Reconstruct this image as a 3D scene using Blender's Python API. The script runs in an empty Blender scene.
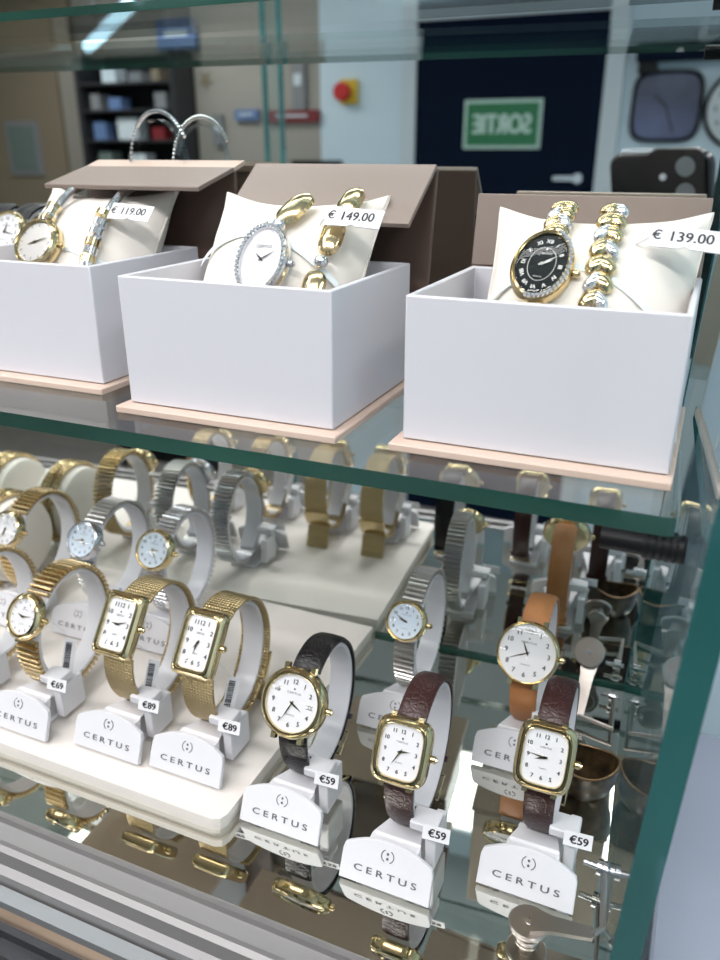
import bpy, math, random
from mathutils import Matrix, Vector
random.seed(7)
S = 0.08            # one authoring unit = 8 cm
C = bpy.context.scene.collection
sc = bpy.context.scene
R = math.radians

# ---------------------------------------------------------------- camera
cam_d = bpy.data.cameras.new('camera'); cam = bpy.data.objects.new('camera', cam_d); C.objects.link(cam)
sc.camera = cam
F_PX, PITCH, YAW = 795.0, R(22.5), R(23.3)
cam.rotation_euler = (R(90) - PITCH, 0, YAW)
cam.location = (0, 0, 0)
cam_d.sensor_fit = 'VERTICAL'; cam_d.sensor_height = 24; cam_d.lens = F_PX / 960 * 24
cam_d.clip_start = 0.004; cam_d.clip_end = 60
cam_d.dof.use_dof = True; cam_d.dof.focus_distance = 0.255
cam_d.dof.aperture_fstop = cam_d.lens / 2.3

# ---------------------------------------------------------------- world, exposure
w = bpy.data.worlds.new('world'); sc.world = w; w.use_nodes = True
w.node_tree.nodes['Background'].inputs[0].default_value = (0.85, 0.92, 1.0, 1)
w.node_tree.nodes['Background'].inputs[1].default_value = 0.25
sc.view_settings.view_transform = 'Standard'; sc.view_settings.look = 'None'
sc.view_settings.exposure = -0.78; sc.view_settings.gamma = 1
cy = sc.cycles
cy.use_denoising = True; cy.max_bounces = 16; cy.diffuse_bounces = 4; cy.glossy_bounces = 10
cy.transmission_bounces = 10; cy.transparent_max_bounces = 40; cy.sample_clamp_indirect = 4
cy.caustics_reflective = True; cy.caustics_refractive = False; cy.blur_glossy = 0.3

def area_light(name, loc, sx, sy, power, col=(1, 1, 1), rot=(0, 0, 0)):
    d = bpy.data.lights.new(name, 'AREA'); d.shape = 'RECTANGLE'; d.size = sx * S; d.size_y = sy * S
    d.energy = power; d.color = col
    o = bpy.data.objects.new(name, d); C.objects.link(o); o.location = Vector(loc) * S; o.rotation_euler = rot
    return o
CEIL = 11.0; FLOOR = -19.0
# LED panels of the shop ceiling: (x, y, size x, size y, power); those from the door strip on are added fill
PANELS = [(-4.5, -7.6, 15, 2.4, 30), (-26, -7, 2, 12, 14), (9, -7, 2, 12, 11), (-26, -26, 14, 2, 18), (-6, -33, 14, 2, 10), (-5, .6, 14, 1.2, 5), (-11, -1.5, 1.6, 5, 8)]
for k, (x, y, a, b, pw) in enumerate(PANELS):
    area_light('led_panel_light', (x, y, CEIL - .45), a, b, pw, (1.0, 0.965, 0.955))

# ---------------------------------------------------------------- materials
def nm(name):
    m = bpy.data.materials.new(name); m.use_nodes = True
    return m, m.node_tree, m.node_tree.nodes['Principled BSDF']
def mat(name, col, rough=.5, metal=0.0, bump=None, var=0.0, coat=0.0, vscale=8, spec=None):
    m, nt, b = nm(name)
    b.inputs['Base Color'].default_value = (*col, 1); b.inputs['Roughness'].default_value = rough
    b.inputs['Metallic'].default_value = metal
    if coat: b.inputs['Coat Weight'].default_value = coat; b.inputs['Coat Roughness'].default_value = .08
    if spec is not None: b.inputs['Specular IOR Level'].default_value = spec
    tc = nt.nodes.new('ShaderNodeTexCoord')
    if var:
        n = nt.nodes.new('ShaderNodeTexNoise'); n.inputs['Scale'].default_value = vscale; n.inputs['Detail'].default_value = 4
        r = nt.nodes.new('ShaderNodeValToRGB')
        r.color_ramp.elements[0].position = .3; r.color_ramp.elements[1].position = .7
        r.color_ramp.elements[0].color = (*[c * (1 - var) for c in col], 1); r.color_ramp.elements[1].color = (*[min(1, c * (1 + var)) for c in col], 1)
        nt.links.new(tc.outputs['Object'], n.inputs['Vector']); nt.links.new(n.outputs['Fac'], r.inputs['Fac']); nt.links.new(r.outputs['Color'], b.inputs['Base Color'])
    if bump:
        kind, sc_, st, dist = bump
        if kind == 'voronoi':
            t = nt.nodes.new('ShaderNodeTexVoronoi'); t.feature = 'DISTANCE_TO_EDGE'; t.inputs['Scale'].default_value = sc_; out = t.outputs['Distance']
            mr = nt.nodes.new('ShaderNodeMath'); mr.operation = 'MINIMUM'; mr.inputs[1].default_value = .14; nt.links.new(out, mr.inputs[0]); out = mr.outputs[0]
        elif kind == 'weave':
            t = nt.nodes.new('ShaderNodeTexVoronoi'); t.inputs['Scale'].default_value = sc_; t.inputs['Randomness'].default_value = .15; out = t.outputs['Distance']
        else:
            t = nt.nodes.new('ShaderNodeTexNoise'); t.inputs['Scale'].default_value = sc_; out = t.outputs['Fac']
        nt.links.new(tc.outputs['Object'], t.inputs['Vector'])
        bp = nt.nodes.new('ShaderNodeBump'); bp.inputs['Strength'].default_value = st; bp.inputs['Distance'].default_value = dist
        nt.links.new(out, bp.inputs['Height']); nt.links.new(bp.outputs['Normal'], b.inputs['Normal'])
    return m
def thin_glass(name, tint, refl=1.0):
    m = bpy.data.materials.new(name); m.use_nodes = True; nt = m.node_tree; nt.nodes.clear()
    o = nt.nodes.new('ShaderNodeOutputMaterial'); mx = nt.nodes.new('ShaderNodeMixShader')
    t = nt.nodes.new('ShaderNodeBsdfTransparent'); t.inputs[0].default_value = (*tint, 1)
    g = nt.nodes.new('ShaderNodeBsdfGlossy'); g.inputs['Roughness'].default_value = 0.0; g.inputs['Color'].default_value = (refl, refl, refl, 1)
    fr = nt.nodes.new('ShaderNodeFresnel'); ge = nt.nodes.new('ShaderNodeNewGeometry')
    mi = nt.nodes.new('ShaderNodeMix'); mi.inputs[2].default_value = 1.5; mi.inputs[3].default_value = 1 / 1.5
    nt.links.new(ge.outputs['Backfacing'], mi.inputs[0]); nt.links.new(mi.outputs[0], fr.inputs['IOR'])
    nt.links.new(fr.outputs[0], mx.inputs[0]); nt.links.new(t.outputs[0], mx.inputs[1]); nt.links.new(g.outputs[0], mx.inputs[2])
    nt.links.new(mx.outputs[0], o.inputs[0])
    return m
def mirror_mat(name, col):
    m = bpy.data.materials.new(name); m.use_nodes = True; nt = m.node_tree; nt.nodes.clear()
    o = nt.nodes.new('ShaderNodeOutputMaterial'); g = nt.nodes.new('ShaderNodeBsdfGlossy')
    g.inputs['Roughness'].default_value = 0.0; g.inputs['Color'].default_value = (*col, 1); nt.links.new(g.outputs[0], o.inputs[0])
    return m
def translucent(name, col, fac=.45, alpha=.15):
    m = bpy.data.materials.new(name); m.use_nodes = True; nt = m.node_tree; b = nt.nodes['Principled BSDF']; o = nt.nodes['Material Output']
    b.inputs['Base Color'].default_value = (*col, 1); b.inputs['Roughness'].default_value = .25
    t = nt.nodes.new('ShaderNodeBsdfTranslucent'); t.inputs[0].default_value = (*col, 1)
    tr = nt.nodes.new('ShaderNodeBsdfTransparent')
    m1 = nt.nodes.new('ShaderNodeMixShader'); m1.inputs[0].default_value = fac
    m2 = nt.nodes.new('ShaderNodeMixShader'); m2.inputs[0].default_value = alpha
    nt.links.new(b.outputs[0], m1.inputs[1]); nt.links.new(t.outputs[0], m1.inputs[2])
    nt.links.new(m1.outputs[0], m2.inputs[1]); nt.links.new(tr.outputs[0], m2.inputs[2]); nt.links.new(m2.outputs[0], o.inputs[0])
    return m
def emit(name, col, s):
    m = bpy.data.materials.new(name); m.use_nodes = True; nt = m.node_tree; nt.nodes.clear()
    o = nt.nodes.new('ShaderNodeOutputMaterial'); e = nt.nodes.new('ShaderNodeEmission'); e.inputs[0].default_value = (*col, 1); e.inputs[1].default_value = s
    nt.links.new(e.outputs[0], o.inputs[0]); return m

M = dict(
    white_plastic=mat('white_plastic', (.66, .66, .69), .4, coat=.2),
    cuff=translucent('cuff_plastic', (.88, .89, .93)),
    gold=mat('gold', (.70, .57, .33), .15, 1), gold_soft=mat('gold_soft', (.55, .43, .24), .26, 1),
    gold_mesh=mat('gold_mesh', (.50, .39, .21), .38, 1, bump=('weave', 800, 1.0, .0012)),
    gold_dark=mat('gold_dark', (.24, .20, .11), .2, 1),
    steel=mat('steel', (.72, .72, .74), .2, 1), steel_soft=mat('steel_soft', (.55, .54, .52), .32, 1),
    black_leather=mat('black_leather', (.006, .005, .006), .34, bump=('voronoi', 480, .6, .0009), spec=.3),
    brown_leather=mat('brown_leather', (.036, .012, .011), .34, bump=('voronoi', 480, .6, .0009), spec=.35),
    tan_leather=mat('tan_leather', (.36, .145, .045), .5, var=.12, vscale=120),
    stitch=mat('stitch', (.03, .012, .01), .7),
    dial=mat('dial_white', (.72, .72, .74), .4), dial_blue=mat('dial_pearl', (.62, .72, .82), .3),
    dial_black=mat('dial_black', (.01, .014, .014), .15), ink=mat('ink', (.02, .02, .025), .5),
    grey_ink=mat('grey_ink', (.12, .12, .13), .5), pale_ink=mat('pale_ink', (.75, .75, .72), .4),
    crystal=thin_glass('crystal', (.99, .99, .99), .3),
    pane=thin_glass('shelf_pane', (.955, .975, .97)), side_pane=thin_glass('side_pane', (.90, .95, .94)),
    paper=mat('paper', (.80, .80, .82), .45), tag_paper=mat('tag_paper', (.74, .74, .76), .6),
    tray=mat('tray_board', (.64, .64, .685), .38, coat=.1), tray_in=mat('tray_lining', (.72, .72, .76), .5),
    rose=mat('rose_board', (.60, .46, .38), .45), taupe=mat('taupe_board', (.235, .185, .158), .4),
    brown_board=mat('brown_board', (.10, .062, .048), .5),  # board colour with the shade of the flap put in
    cushion=mat('cushion', (.80, .755, .69), .75, bump=('noise', 60, .15, .001)), ribbon=mat('ribbon', (.70, .78, .80), .5),
    seam=mat('seam', (.74, .70, .64), .8),
    platform=mat('platform', (.70, .66, .62), .6, var=.03, vscale=20), platform_core=mat('platform_core', (.60, .54, .47), .8),
    alu=mat('aluminium', (.27, .262, .262), .5, .55), alu_light=mat('aluminium_bright', (.32, .335, .345), .5, .5),
    metal=mat('bracket_metal', (.42, .38, .35), .3, 1),
    black=mat('black_plastic', (.006, .006, .007), .45, spec=.2), dark_panel=mat('dark_panel', (.025, .026, .03), .5),
    mirror=mirror_mat('mirror', (.80, .83, .81)), floor_mirror=mirror_mat('floor_mirror', (.74, .735, .68)),
    acrylic=thin_glass('acrylic', (.96, .97, .98)), tortoise=mat('tortoise', (.045, .028, .013), .3, var=.85, vscale=260, coat=.4),
    bronze=mat('bronze', (.20, .12, .06), .35, .6),
    wall=mat('shop_wall_paint', (.60, .74, .82), .7), wall_beige=mat('shop_wall_beige', (.33, .315, .275), .7, var=.06, vscale=2),
    ceiling=mat('ceiling_paint', (.74, .76, .76), .8), carpet=mat('floor_covering', (.26, .25, .24), .6, var=.12, vscale=4),
    navy=mat('navy_door', (.003, .009, .024), .7, spec=.08), white_trim=mat('white_trim', (.60, .68, .72), .5),
    sign_green=mat('sign_green', (.02, .19, .075), .5), sign_white=mat('sign_white', (.55, .75, .66), .5),
    red=mat('red_plastic', (.55, .02, .02), .4), yellow=mat('yellow_plastic', (.65, .45, .03), .4),
    board=mat('beige_board', (.23, .19, .13), .7), board2=mat('green_print', (.14, .19, .17), .7),
    grey=mat('grey_plastic', (.22, .23, .24), .5), blue_print=mat('blue_print', (.12, .2, .38), .6),
    clock_pic=mat('clock_glass', (.09, .105, .19), .3, var=.7, vscale=3), clock_face=mat('clock_face', (.62, .68, .70), .4),
    led=emit('led_diffuser', (.93, .97, 1), 6.0), tube=emit('tube_light', (.55, .82, 1), 5.0),
    phone=mat('phone_black', (.008, .008, .009), .25), lens=mat('lens_glass', (.02, .02, .03), .05), darkred=mat('dark_red', (.18, .015, .02), .5),
    white_cab=mat('white_cabinet', (.33, .355, .43), .5),
)
def edge_mat(name, c0, c1, gl=.12):
    m, nt, b = nm(name)
    tc = nt.nodes.new('ShaderNodeTexCoord'); n = nt.nodes.new('ShaderNodeTexNoise'); n.inputs['Scale'].default_value = 9
    mp = nt.nodes.new('ShaderNodeMapping'); mp.inputs['Scale'].default_value = (1, 1, 1)
    r = nt.nodes.new('ShaderNodeValToRGB'); r.color_ramp.elements[0].color = (*c0, 1); r.color_ramp.elements[1].color = (*c1, 1)
    r.color_ramp.elements[0].position = .35; r.color_ramp.elements[1].position = .65
    nt.links.new(tc.outputs['Object'], mp.inputs[0]); nt.links.new(mp.outputs[0], n.inputs['Vector']); nt.links.new(n.outputs['Fac'], r.inputs[0]); nt.links.new(r.outputs[0], b.inputs['Base Color'])
    b.inputs['Roughness'].default_value = gl
    b.inputs['Coat Weight'].default_value = 1.0
    return m
M['edge'] = edge_mat('green_glass_edge', (.010, .045, .035), (.022, .085, .065))
M['edge_side'] = edge_mat('teal_glass_edge', (.008, .085, .085), (.02, .15, .145))

# ---------------------------------------------------------------- mesh builder
class MB:
    def __init__(s): s.v = []; s.f = []; s.mi = []
    def add(s, v, f, X=None, mi=0):
        n = len(s.v)
        s.v += [tuple(X @ Vector(p)) if X is not None else tuple(p) for p in v]
        s.f += [tuple(i + n for i in q) for q in f]; s.mi += [mi] * len(f); return s
    def box(s, x0, x1, y0, y1, z0, z1, X=None, mi=0, emi=None):
        v = [(x0, y0, z0), (x1, y0, z0), (x1, y1, z0), (x0, y1, z0), (x0, y0, z1), (x1, y0, z1), (x1, y1, z1), (x0, y1, z1)]
        f = [(0, 3, 2, 1), (4, 5, 6, 7), (0, 1, 5, 4), (1, 2, 6, 5), (2, 3, 7, 6), (3, 0, 4, 7)]
        s.add(v, f, X, mi)
        if emi is not None: s.mi[-4:] = [emi] * 4
        return s
    def loft(s, rings, c0=True, c1=True, X=None, mi=0, closed=True):
        n = len(rings[0]); v = [p for r in rings for p in r]; f = []
        for k in range(len(rings) - 1):
            for i in range(n if closed else n - 1):
                j = (i + 1) % n; f.append((k * n + i, k * n + j, (k + 1) * n + j, (k + 1) * n + i))
        if c0: f.append(tuple(range(n))[::-1])
        if c1: f.append(tuple((len(rings) - 1) * n + i for i in range(n)))
        return s.add(v, f, X, mi)
    def cyl(s, r, z0, z1, n=32, X=None, mi=0, bev=0):
        def c(rr, z): return [(rr * math.cos(2 * math.pi * i / n), rr * math.sin(2 * math.pi * i / n), z) for i in range(n)]
        rs = [c(r, z0), c(r, z1)] if not bev else [c(r - bev, z0), c(r, z0 + bev), c(r, z1 - bev), c(r - bev, z1)]
        return s.loft(rs, X=X, mi=mi)
    def tube(s, pts, r, n=10, X=None, mi=0, closed=False):
        pts = [Vector(p) for p in pts]; rings = []; N = len(pts); up = None
        for i, p in enumerate(pts):
            a = pts[(i - 1) % N] if (closed or i > 0) else p; b = pts[(i + 1) % N] if (closed or i < N - 1) else p
            t = (b - a).normalized()
            if up is None:
                up = Vector((0, 0, 1)) if abs(t.z) < .9 else Vector((1, 0, 0))
            u = t.cross(up).normalized(); up = u.cross(t).normalized()
            rr = r[i] if isinstance(r, (list, tuple)) else r
            rings.append([p + u * rr * math.cos(2 * math.pi * k / n) + up * rr * math.sin(2 * math.pi * k / n) for k in range(n)])
        if closed: rings.append(rings[0])
        return s.loft(rings, not closed, not closed, X, mi)
    def sweep(s, pts, nors, prof, X=None, mi=0, side=Vector((1, 0, 0))):
        """prof(i) -> list of (across, out) points"""
        rings = []
        for i, (p, n) in enumerate(zip(pts, nors)):
            rings.append([Vector(p) + side * a + Vector(n) * b for a, b in prof(i)])
        return s.loft(rings, True, True, X, mi)
    def build(s, name, m, parent=None, sharp=35, loc=None, rot=None, bevel=0):
        me = bpy.data.meshes.new(name)
        me.from_pydata([(x * S, y * S, z * S) for x, y, z in s.v], [], s.f); me.update()
        ms = m if isinstance(m, (list, tuple)) else [m]
        for q in ms: me.materials.append(M[q] if isinstance(q, str) else q)
        me.polygons.foreach_set('material_index', s.mi)
        import bmesh
        bm = bmesh.new(); bm.from_mesh(me); bmesh.ops.recalc_face_normals(bm, faces=bm.faces[:]); bm.to_mesh(me); bm.free()
        if sharp:
            me.polygons.foreach_set('use_smooth', [True] * len(me.polygons)); me.set_sharp_from_angle(angle=R(sharp))
        o = bpy.data.objects.new(name, me); C.objects.link(o)
        if parent is not None: o.parent = parent
        if loc is not None: o.location = Vector(loc) * S
        if rot is not None: o.rotation_euler = rot
        if bevel:
            b = o.modifiers.new('bevel', 'BEVEL'); b.width = bevel * S; b.segments = 2; b.limit_method = 'ANGLE'; b.angle_limit = R(40)
        return o

def tag(o, label=None, cat=None, group=None, kind=None):
    if label: o['label'] = label
    if cat: o['category'] = cat
    if group: o['group'] = group
    if kind: o['kind'] = kind
    return o
def thing(name, loc, label, cat, group=None, rz=0):
    o = bpy.data.objects.new(name, None); C.objects.link(o); o.empty_display_size = .01
    o.location = Vector(loc) * S; o.rotation_euler = (0, 0, rz)
    return tag(o, label, cat, group)
def copy_tree(o, parent=None):
    kids = list(o.children)
    c = o.copy(); C.objects.link(c)
    if parent is not None: c.parent = parent
    for k in kids: copy_tree(k, c)
    return c
_tc = {}
def text_data(t, sp=1.0):
    if (t, sp) in _tc: return _tc[(t, sp)]
    cu = bpy.data.curves.new('t', 'FONT'); cu.body = t; cu.size = 1; cu.align_x = 'CENTER'; cu.align_y = 'CENTER'; cu.resolution_u = 3; cu.space_character = sp
    ob = bpy.data.objects.new('t', cu); C.objects.link(ob); dg = bpy.context.evaluated_depsgraph_get(); dg.update()
    me = bpy.data.meshes.new_from_object(ob.evaluated_get(dg))
    xs = [v.co.x for v in me.vertices]; ys = [v.co.y for v in me.vertices]; cx = (min(xs) + max(xs)) / 2; cyy = (min(ys) + max(ys)) / 2
    d = ([(v.co.x - cx, v.co.y - cyy, 0) for v in me.vertices], [tuple(p.vertices) for p in me.polygons], max(xs) - min(xs))
    bpy.data.objects.remove(ob); bpy.data.meshes.remove(me); bpy.data.curves.remove(cu)
    _tc[(t, sp)] = d; return d
def put_text(mb, t, size, X, width=None, sp=1.0, bold=0, mi=0):
    v, f, wd = text_data(t, sp)
    sx = size if width is None else width / wd
    offs = [(0, 0)] if not bold else [(0, 0), (bold, 0), (0, bold), (-bold, 0)]
    for k, (ox, oy) in enumerate(offs):
        mb.add([(x * sx + ox, y * size + oy, k * .00015) for x, y, z in v], f, X, mi)
def T(x, y, z): return Matrix.Translation((x, y, z))
def RX(a): return Matrix.Rotation(a, 4, 'X')
def RY(a): return Matrix.Rotation(a, 4, 'Y')
def RZ(a): return Matrix.Rotation(a, 4, 'Z')
STAND = RX(R(90))     # XY drawing -> standing upright, facing -Y

# ================================================================ THE SETTING
MF = -2.74     # level of the mirrored case floor
def wallx(y, z): return .231 - .054 * y + .041 * z
# back mirror: plane through MN . p = MC
MN = Vector((-.044, 1, -.030)).normalized(); MC = 3.987 / Vector((-.044, 1, -.030)).length
def mirY(x, z): return 3.987 + .044 * x + .03 * z
def sheet(mb, pts, thick):   # pts counter-clockwise seen from the front, pushed back by `thick` vector
    v = [Vector(p) for p in pts] + [Vector(p) + Vector(thick) for p in pts]
    n = len(pts); f = [tuple(range(n)), tuple(range(n, 2 * n))[::-1]] + [(i, n + i, n + (i + 1) % n, (i + 1) % n) for i in range(n)]
    mb.add(v, f)
b = MB(); zt = 3.2
c = [(-9, mirY(-9, MF), MF), (wallx(3.8, MF), mirY(-.08, MF), MF), (wallx(3.9, zt), mirY(.1, zt), zt), (-9, mirY(-9, zt), zt)]
sheet(b, c, (0, .06, 0)); tag(b.build('wall_back', 'mirror', sharp=0), 'large mirror forming the back of the display case', kind='structure')
b = MB()
c = [(-9, 1.87, MF), (wallx(1.87, MF), 1.87, MF), (wallx(3.8, MF), mirY(-.08, MF), MF), (-9, mirY(-9, MF), MF)]
sheet(b, c, (0, 0, -.07)); tag(b.build('floor', 'floor_mirror', sharp=0), 'mirrored floor of the display case', kind='structure')
# side glass
b = MB(); y0, y1, za, zb = 1.88, 3.83, -3.3, 3.2; TH = .085
v = [(wallx(y0, za), y0, za), (wallx(y1, za), y1, za), (wallx(y1, zb), y1 + .1, zb), (wallx(y0, zb), y0, zb)]
v2 = [(x + TH, y, z) for x, y, z in v]
b.add(v + v2, [(0, 1, 2, 3), (7, 6, 5, 4)], mi=0); b.add(v + v2, [(0, 3, 7, 4), (3, 2, 6, 7), (1, 5, 6, 2), (0, 4, 5, 1)], mi=1)
tag(b.build('wall_right', ['side_pane', 'edge_side'], sharp=0), 'glass side wall of the case with a thick teal edge', kind='structure')

def shelf(z, x1f, yf, yb, x1b, th=.062, x0=-8.5):
    b = MB(); r = .03
    top = [(x0, yf, z), (x1f - r, yf, z), (x1f - r * .3, yf + r * .3, z), (x1f, yf + r, z), (x1b, yb, z), (x0, yb, z)]
    bot = [(x, y, z - th) for x, y, _ in top]; n = len(top)
    b.add(top + bot, [tuple(range(n)), tuple(range(n, 2 * n))[::-1]], mi=0)
    b.add(top + bot, [(i, n + i, n + (i + 1) % n, (i + 1) % n) for i in range(n) if i != 4], mi=1)
    b.add(top + bot, [(4, n + 4, n + 5, 5)], mi=0)
    return b.build('glass_shelf', ['pane', 'edge'], sharp=0)
o = shelf(-1.0, .028, 2.31, 3.55, -.03); tag(o, 'thick green-edged glass shelf carrying the three white gift boxes', 'glass shelf')
o = shelf(.56, .07, 3.06, 3.72, .04, th=.034); tag(o, 'empty glass shelf across the top of the picture, above the gift boxes', 'glass shelf')

# aluminium rail and lower compartment
b = MB()
prof = [(1.875, -2.745), (1.84, -2.735), (1.835, -2.76), (1.75, -2.77), (1.745, -2.735), (1.72, -2.725), (1.70, -2.74), (1.69, -2.80), (1.655, -2.81), (1.65, -2.95), (1.875, -2.95)]
for xa, xb in ((-8.8, .12),):
    b.loft([[(xa, y, z) for y, z in prof], [(xb, y, z) for y, z in prof]])
tag(b.build('trim_1', 'alu', sharp=20), 'brushed aluminium front rail of the display case', kind='structure')
b = MB(); b.box(-8.8, .12, 1.585, 1.645, -2.90, -2.86)
tag(b.build('trim_2', 'alu_light', sharp=0), 'pale lower trim strip in front of the aluminium rail', kind='structure')
b = MB(); b.box(-8.8, .12, 1.50, 1.53, -2.93, -2.885); b.box(-8.8, .12, 1.44, 1.50, -6, -2.93)
tag(b.build('trim_3', 'dark_panel', sharp=0), 'black front panel below the case', kind='structure')
b = MB(); b.box(-8.8, .12, 1.53, 1.65, -3.05, -3.0)
tag(b.build('floor_lower', mat('drawer_lining', (.42, .32, .24), .5, var=.2, vscale=20), sharp=0), 'brown lining of the lower compartment', kind='structure')

b = MB(); sheet(b, [(-1.55, mirY(-1.55, MF) - .012, MF), (-.09, mirY(-.09, MF) - .012, MF), (-.09, mirY(-.09, MF) - .012, MF + .02), (-1.55, mirY(-1.55, MF) - .012, MF + .02)], (0, .011, 0))
tag(b.build('trim_5', 'edge', sharp=0), 'dark green glass edge along the foot of the mirror', kind='structure')
# ---- shop room, laid out as seen in the mirror (virtual), then placed for real behind the camera
def real(p):
    p = Vector(p); return p - 2 * (p.dot(MN) - MC) * MN
def rb(mb):
    mb.v = [tuple(real(p)) for p in mb.v]; return mb
YB = 40.0
b = MB(); b.box(-19.4, 14, YB, YB + 1, FLOOR, CEIL + .5); tag(rb(b).build('wall_front', 'wall', sharp=0), 'pale blue shop wall around the navy door', kind='structure')
b = MB(); b.box(-47, -19.4, YB, YB + 1, FLOOR, CEIL + .5); tag(rb(b).build('wall_front_left', 'wall_beige', sharp=0), 'beige shop wall', kind='structure')
b = MB(); b.box(-48, -47, 3, YB, FLOOR, CEIL + .5); tag(rb(b).build('wall_left', 'wall_beige', sharp=0), 'beige side wall of the shop', kind='structure')
b = MB(); b.box(14, 15, 3, YB, FLOOR, CEIL + .5); tag(rb(b).build('wall_far_right', 'wall', sharp=0), 'pale side wall of the shop', kind='structure')
b = MB(); b.box(-48, 15, 3.9, YB + 1, CEIL + .5, CEIL + 1.2); tag(rb(b).build('ceiling', 'ceiling', sharp=0), 'shop ceiling', kind='structure')
b = MB(); b.box(-48, 15, 2.5, YB + 1, FLOOR - .5, FLOOR); tag(rb(b).build('floor_shop', 'carpet', sharp=0), 'shop floor', kind='structure')
b = MB(); b.box(-48, 15, 4.6, 5.2, FLOOR, CEIL + .5); tag(b.build('wall_behind_case', 'wall', sharp=0), 'shop wall behind the display case', kind='structure')
t = thing('side_counter', (1.0, 2.4, -3.2), 'pale grey-blue counter just right of the teal glass edge', 'counter')
b = MB(); b.box(-.80, 5, -1.9, 1.9, -.12, 0); b.build('counter_top', 'white_cab', t, 0, bevel=.02)  # side surface shaped as a flat top so overhead light brightens it
b = MB(); b.box(-.76, 4.9, -1.8, 1.9, -6, -.12); b.build('cabinet_body', 'white_trim', t, 0)
# door
b = MB(); b.box(-14.2, -5.5, YB - .2, YB - .02, FLOOR, 5.5)
d = rb(b).build('door_1', 'navy', sharp=0); tag(d, 'dark navy shop door carrying a green exit sign', kind='structure')
b = MB(); b.cyl(.22, 0, .5, X=T(-6.2, YB - .2, -1.2) @ RX(R(90))); b.box(-7.3, -6.1, YB - .75, YB - .6, -1.3, -1.1)
rb(b).build('door_handle', 'steel', d)
b = MB(); b.box(-14.9, -14.2, YB - .35, YB - .02, FLOOR, 6.2); b.box(-5.5, -4.7, YB - .35, YB - .02, FLOOR, 6.2); b.box(-14.2, -5.5, YB - .35, YB - .02, 5.5, 6.2)
tag(rb(b).build('trim_4', 'white_trim', sharp=0), 'white frame around the navy door', kind='structure')
# exit sign
t = thing('exit_sign', real((-9.9, YB - .3, 1.1)), 'green exit sign with white lettering on the navy door', 'sign')
def part_r(mb, name, m, root, sharp=35):
    """mesh in real world coords, re-expressed relative to the root empty"""
    l = root.location / S; mb.v = [(x - l.x, y - l.y, z - l.z) for x, y, z in mb.v]; return mb.build(name, m, root, sharp)
b = MB(); b.box(-11.75, -8.1, YB - .3, YB - .2, .05, 2.15); part_r(rb(b), 'sign_frame', 'sign_white', t, 0)
b = MB(); b.box(-11.6, -8.25, YB - .36, YB - .3, .2, 2.0); part_r(rb(b), 'sign_face', 'sign_green', t, 0)
b = MB(); put_text(b, 'SORTIE', 1.15, T(-9.93, YB - .38, 1.1) @ STAND @ Matrix.Diagonal((-1, 1, 1, 1)), width=2.7, bold=.05)
part_r(rb(b), 'lettering', 'sign_white', t, 0)
# clocks
def rrect(a, bb, n=4.0, N=48): return [(a * abs(math.cos(q)) ** (2 / n) * math.copysign(1, math.cos(q)), bb * abs(math.sin(q)) ** (2 / n) * math.copysign(1, math.sin(q))) for q in [2 * math.pi * i / N for i in range(N)]]
def clock(cx, cz, a, bb, n, fm, label, numerals):
    t = thing('wall_clock', real((cx, YB, cz)), label, 'clock')
    X = T(cx, YB - .02, cz) @ STAND
    def ring(s_, z): return [(x * s_, y * s_, z) for x, y in rrect(a, bb, n)]
    b = MB(); b.loft([ring(1, 0), ring(1, .25), ring(.93, .3), ring(.90, .22)], True, False, X); part_r(rb(b), 'frame', 'black', t)
    b = MB(); b.loft([ring(.905, .12), ring(.905, .15)], X=X); part_r(rb(b), 'clock_face', fm, t)
    if numerals:
        for h in range(1, 13):
            b = MB(); q = R(90 - h * 30); put_text(b, str(h), .26, X @ T(-.68 * a * math.cos(q), .68 * bb * math.sin(q), .16) @ Matrix.Diagonal((-1, 1, 1, 1)), bold=.015)
            part_r(rb(b), 'numeral', 'ink', t, 0)
    b = MB()
    for an, ln, wd in ((50, .5, .05), (200, .75, .035)):
        b.box(-wd, wd, -.05, ln * bb, .17, .185, X @ RZ(R(an)))
    part_r(rb(b), 'hands', 'ink', t, 0)
clock(-2.82, 1.72, 1.45, 1.42, 4.5, 'clock_pic', 'rounded square black-framed clock with a dark blue picture face on the shop wall', False)
clock(.22, 1.6, 1.55, 1.6, 2.0, 'clock_face', 'round black-rimmed white clock beside the square clock on the shop wall', True)
t = thing('wall_shelf', real((-2.2, YB - .5, 3.8)), 'black wall shelf above the shop clocks', 'shelf')
b = MB(); b.box(-4.2, 1.5, YB - 1.0, YB, 3.45, 4.1); part_r(rb(b), 'board', 'navy', t, 0)
b = MB(); b.box(-4.1, -3.4, YB - .8, YB, 3.0, 3.45); part_r(rb(b), 'shelf_bracket', 'black', t, 0)
# emergency stop
t = thing('emergency_button', real((-17.8, YB - .1, 2.6)), 'red emergency push button on a yellow backing, on the pale shop wall', 'button')
b = MB(); b.box(-18.2, -17.3, YB - .25, YB - .01, 2.1, 3.2); part_r(rb(b), 'backing', 'yellow', t, 0)
b = MB(); b.cyl(.42, 0, .4, X=T(-18.0, YB - .25, 2.65) @ RX(R(90)), bev=.06); part_r(rb(b), 'push_button', 'red', t)
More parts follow.
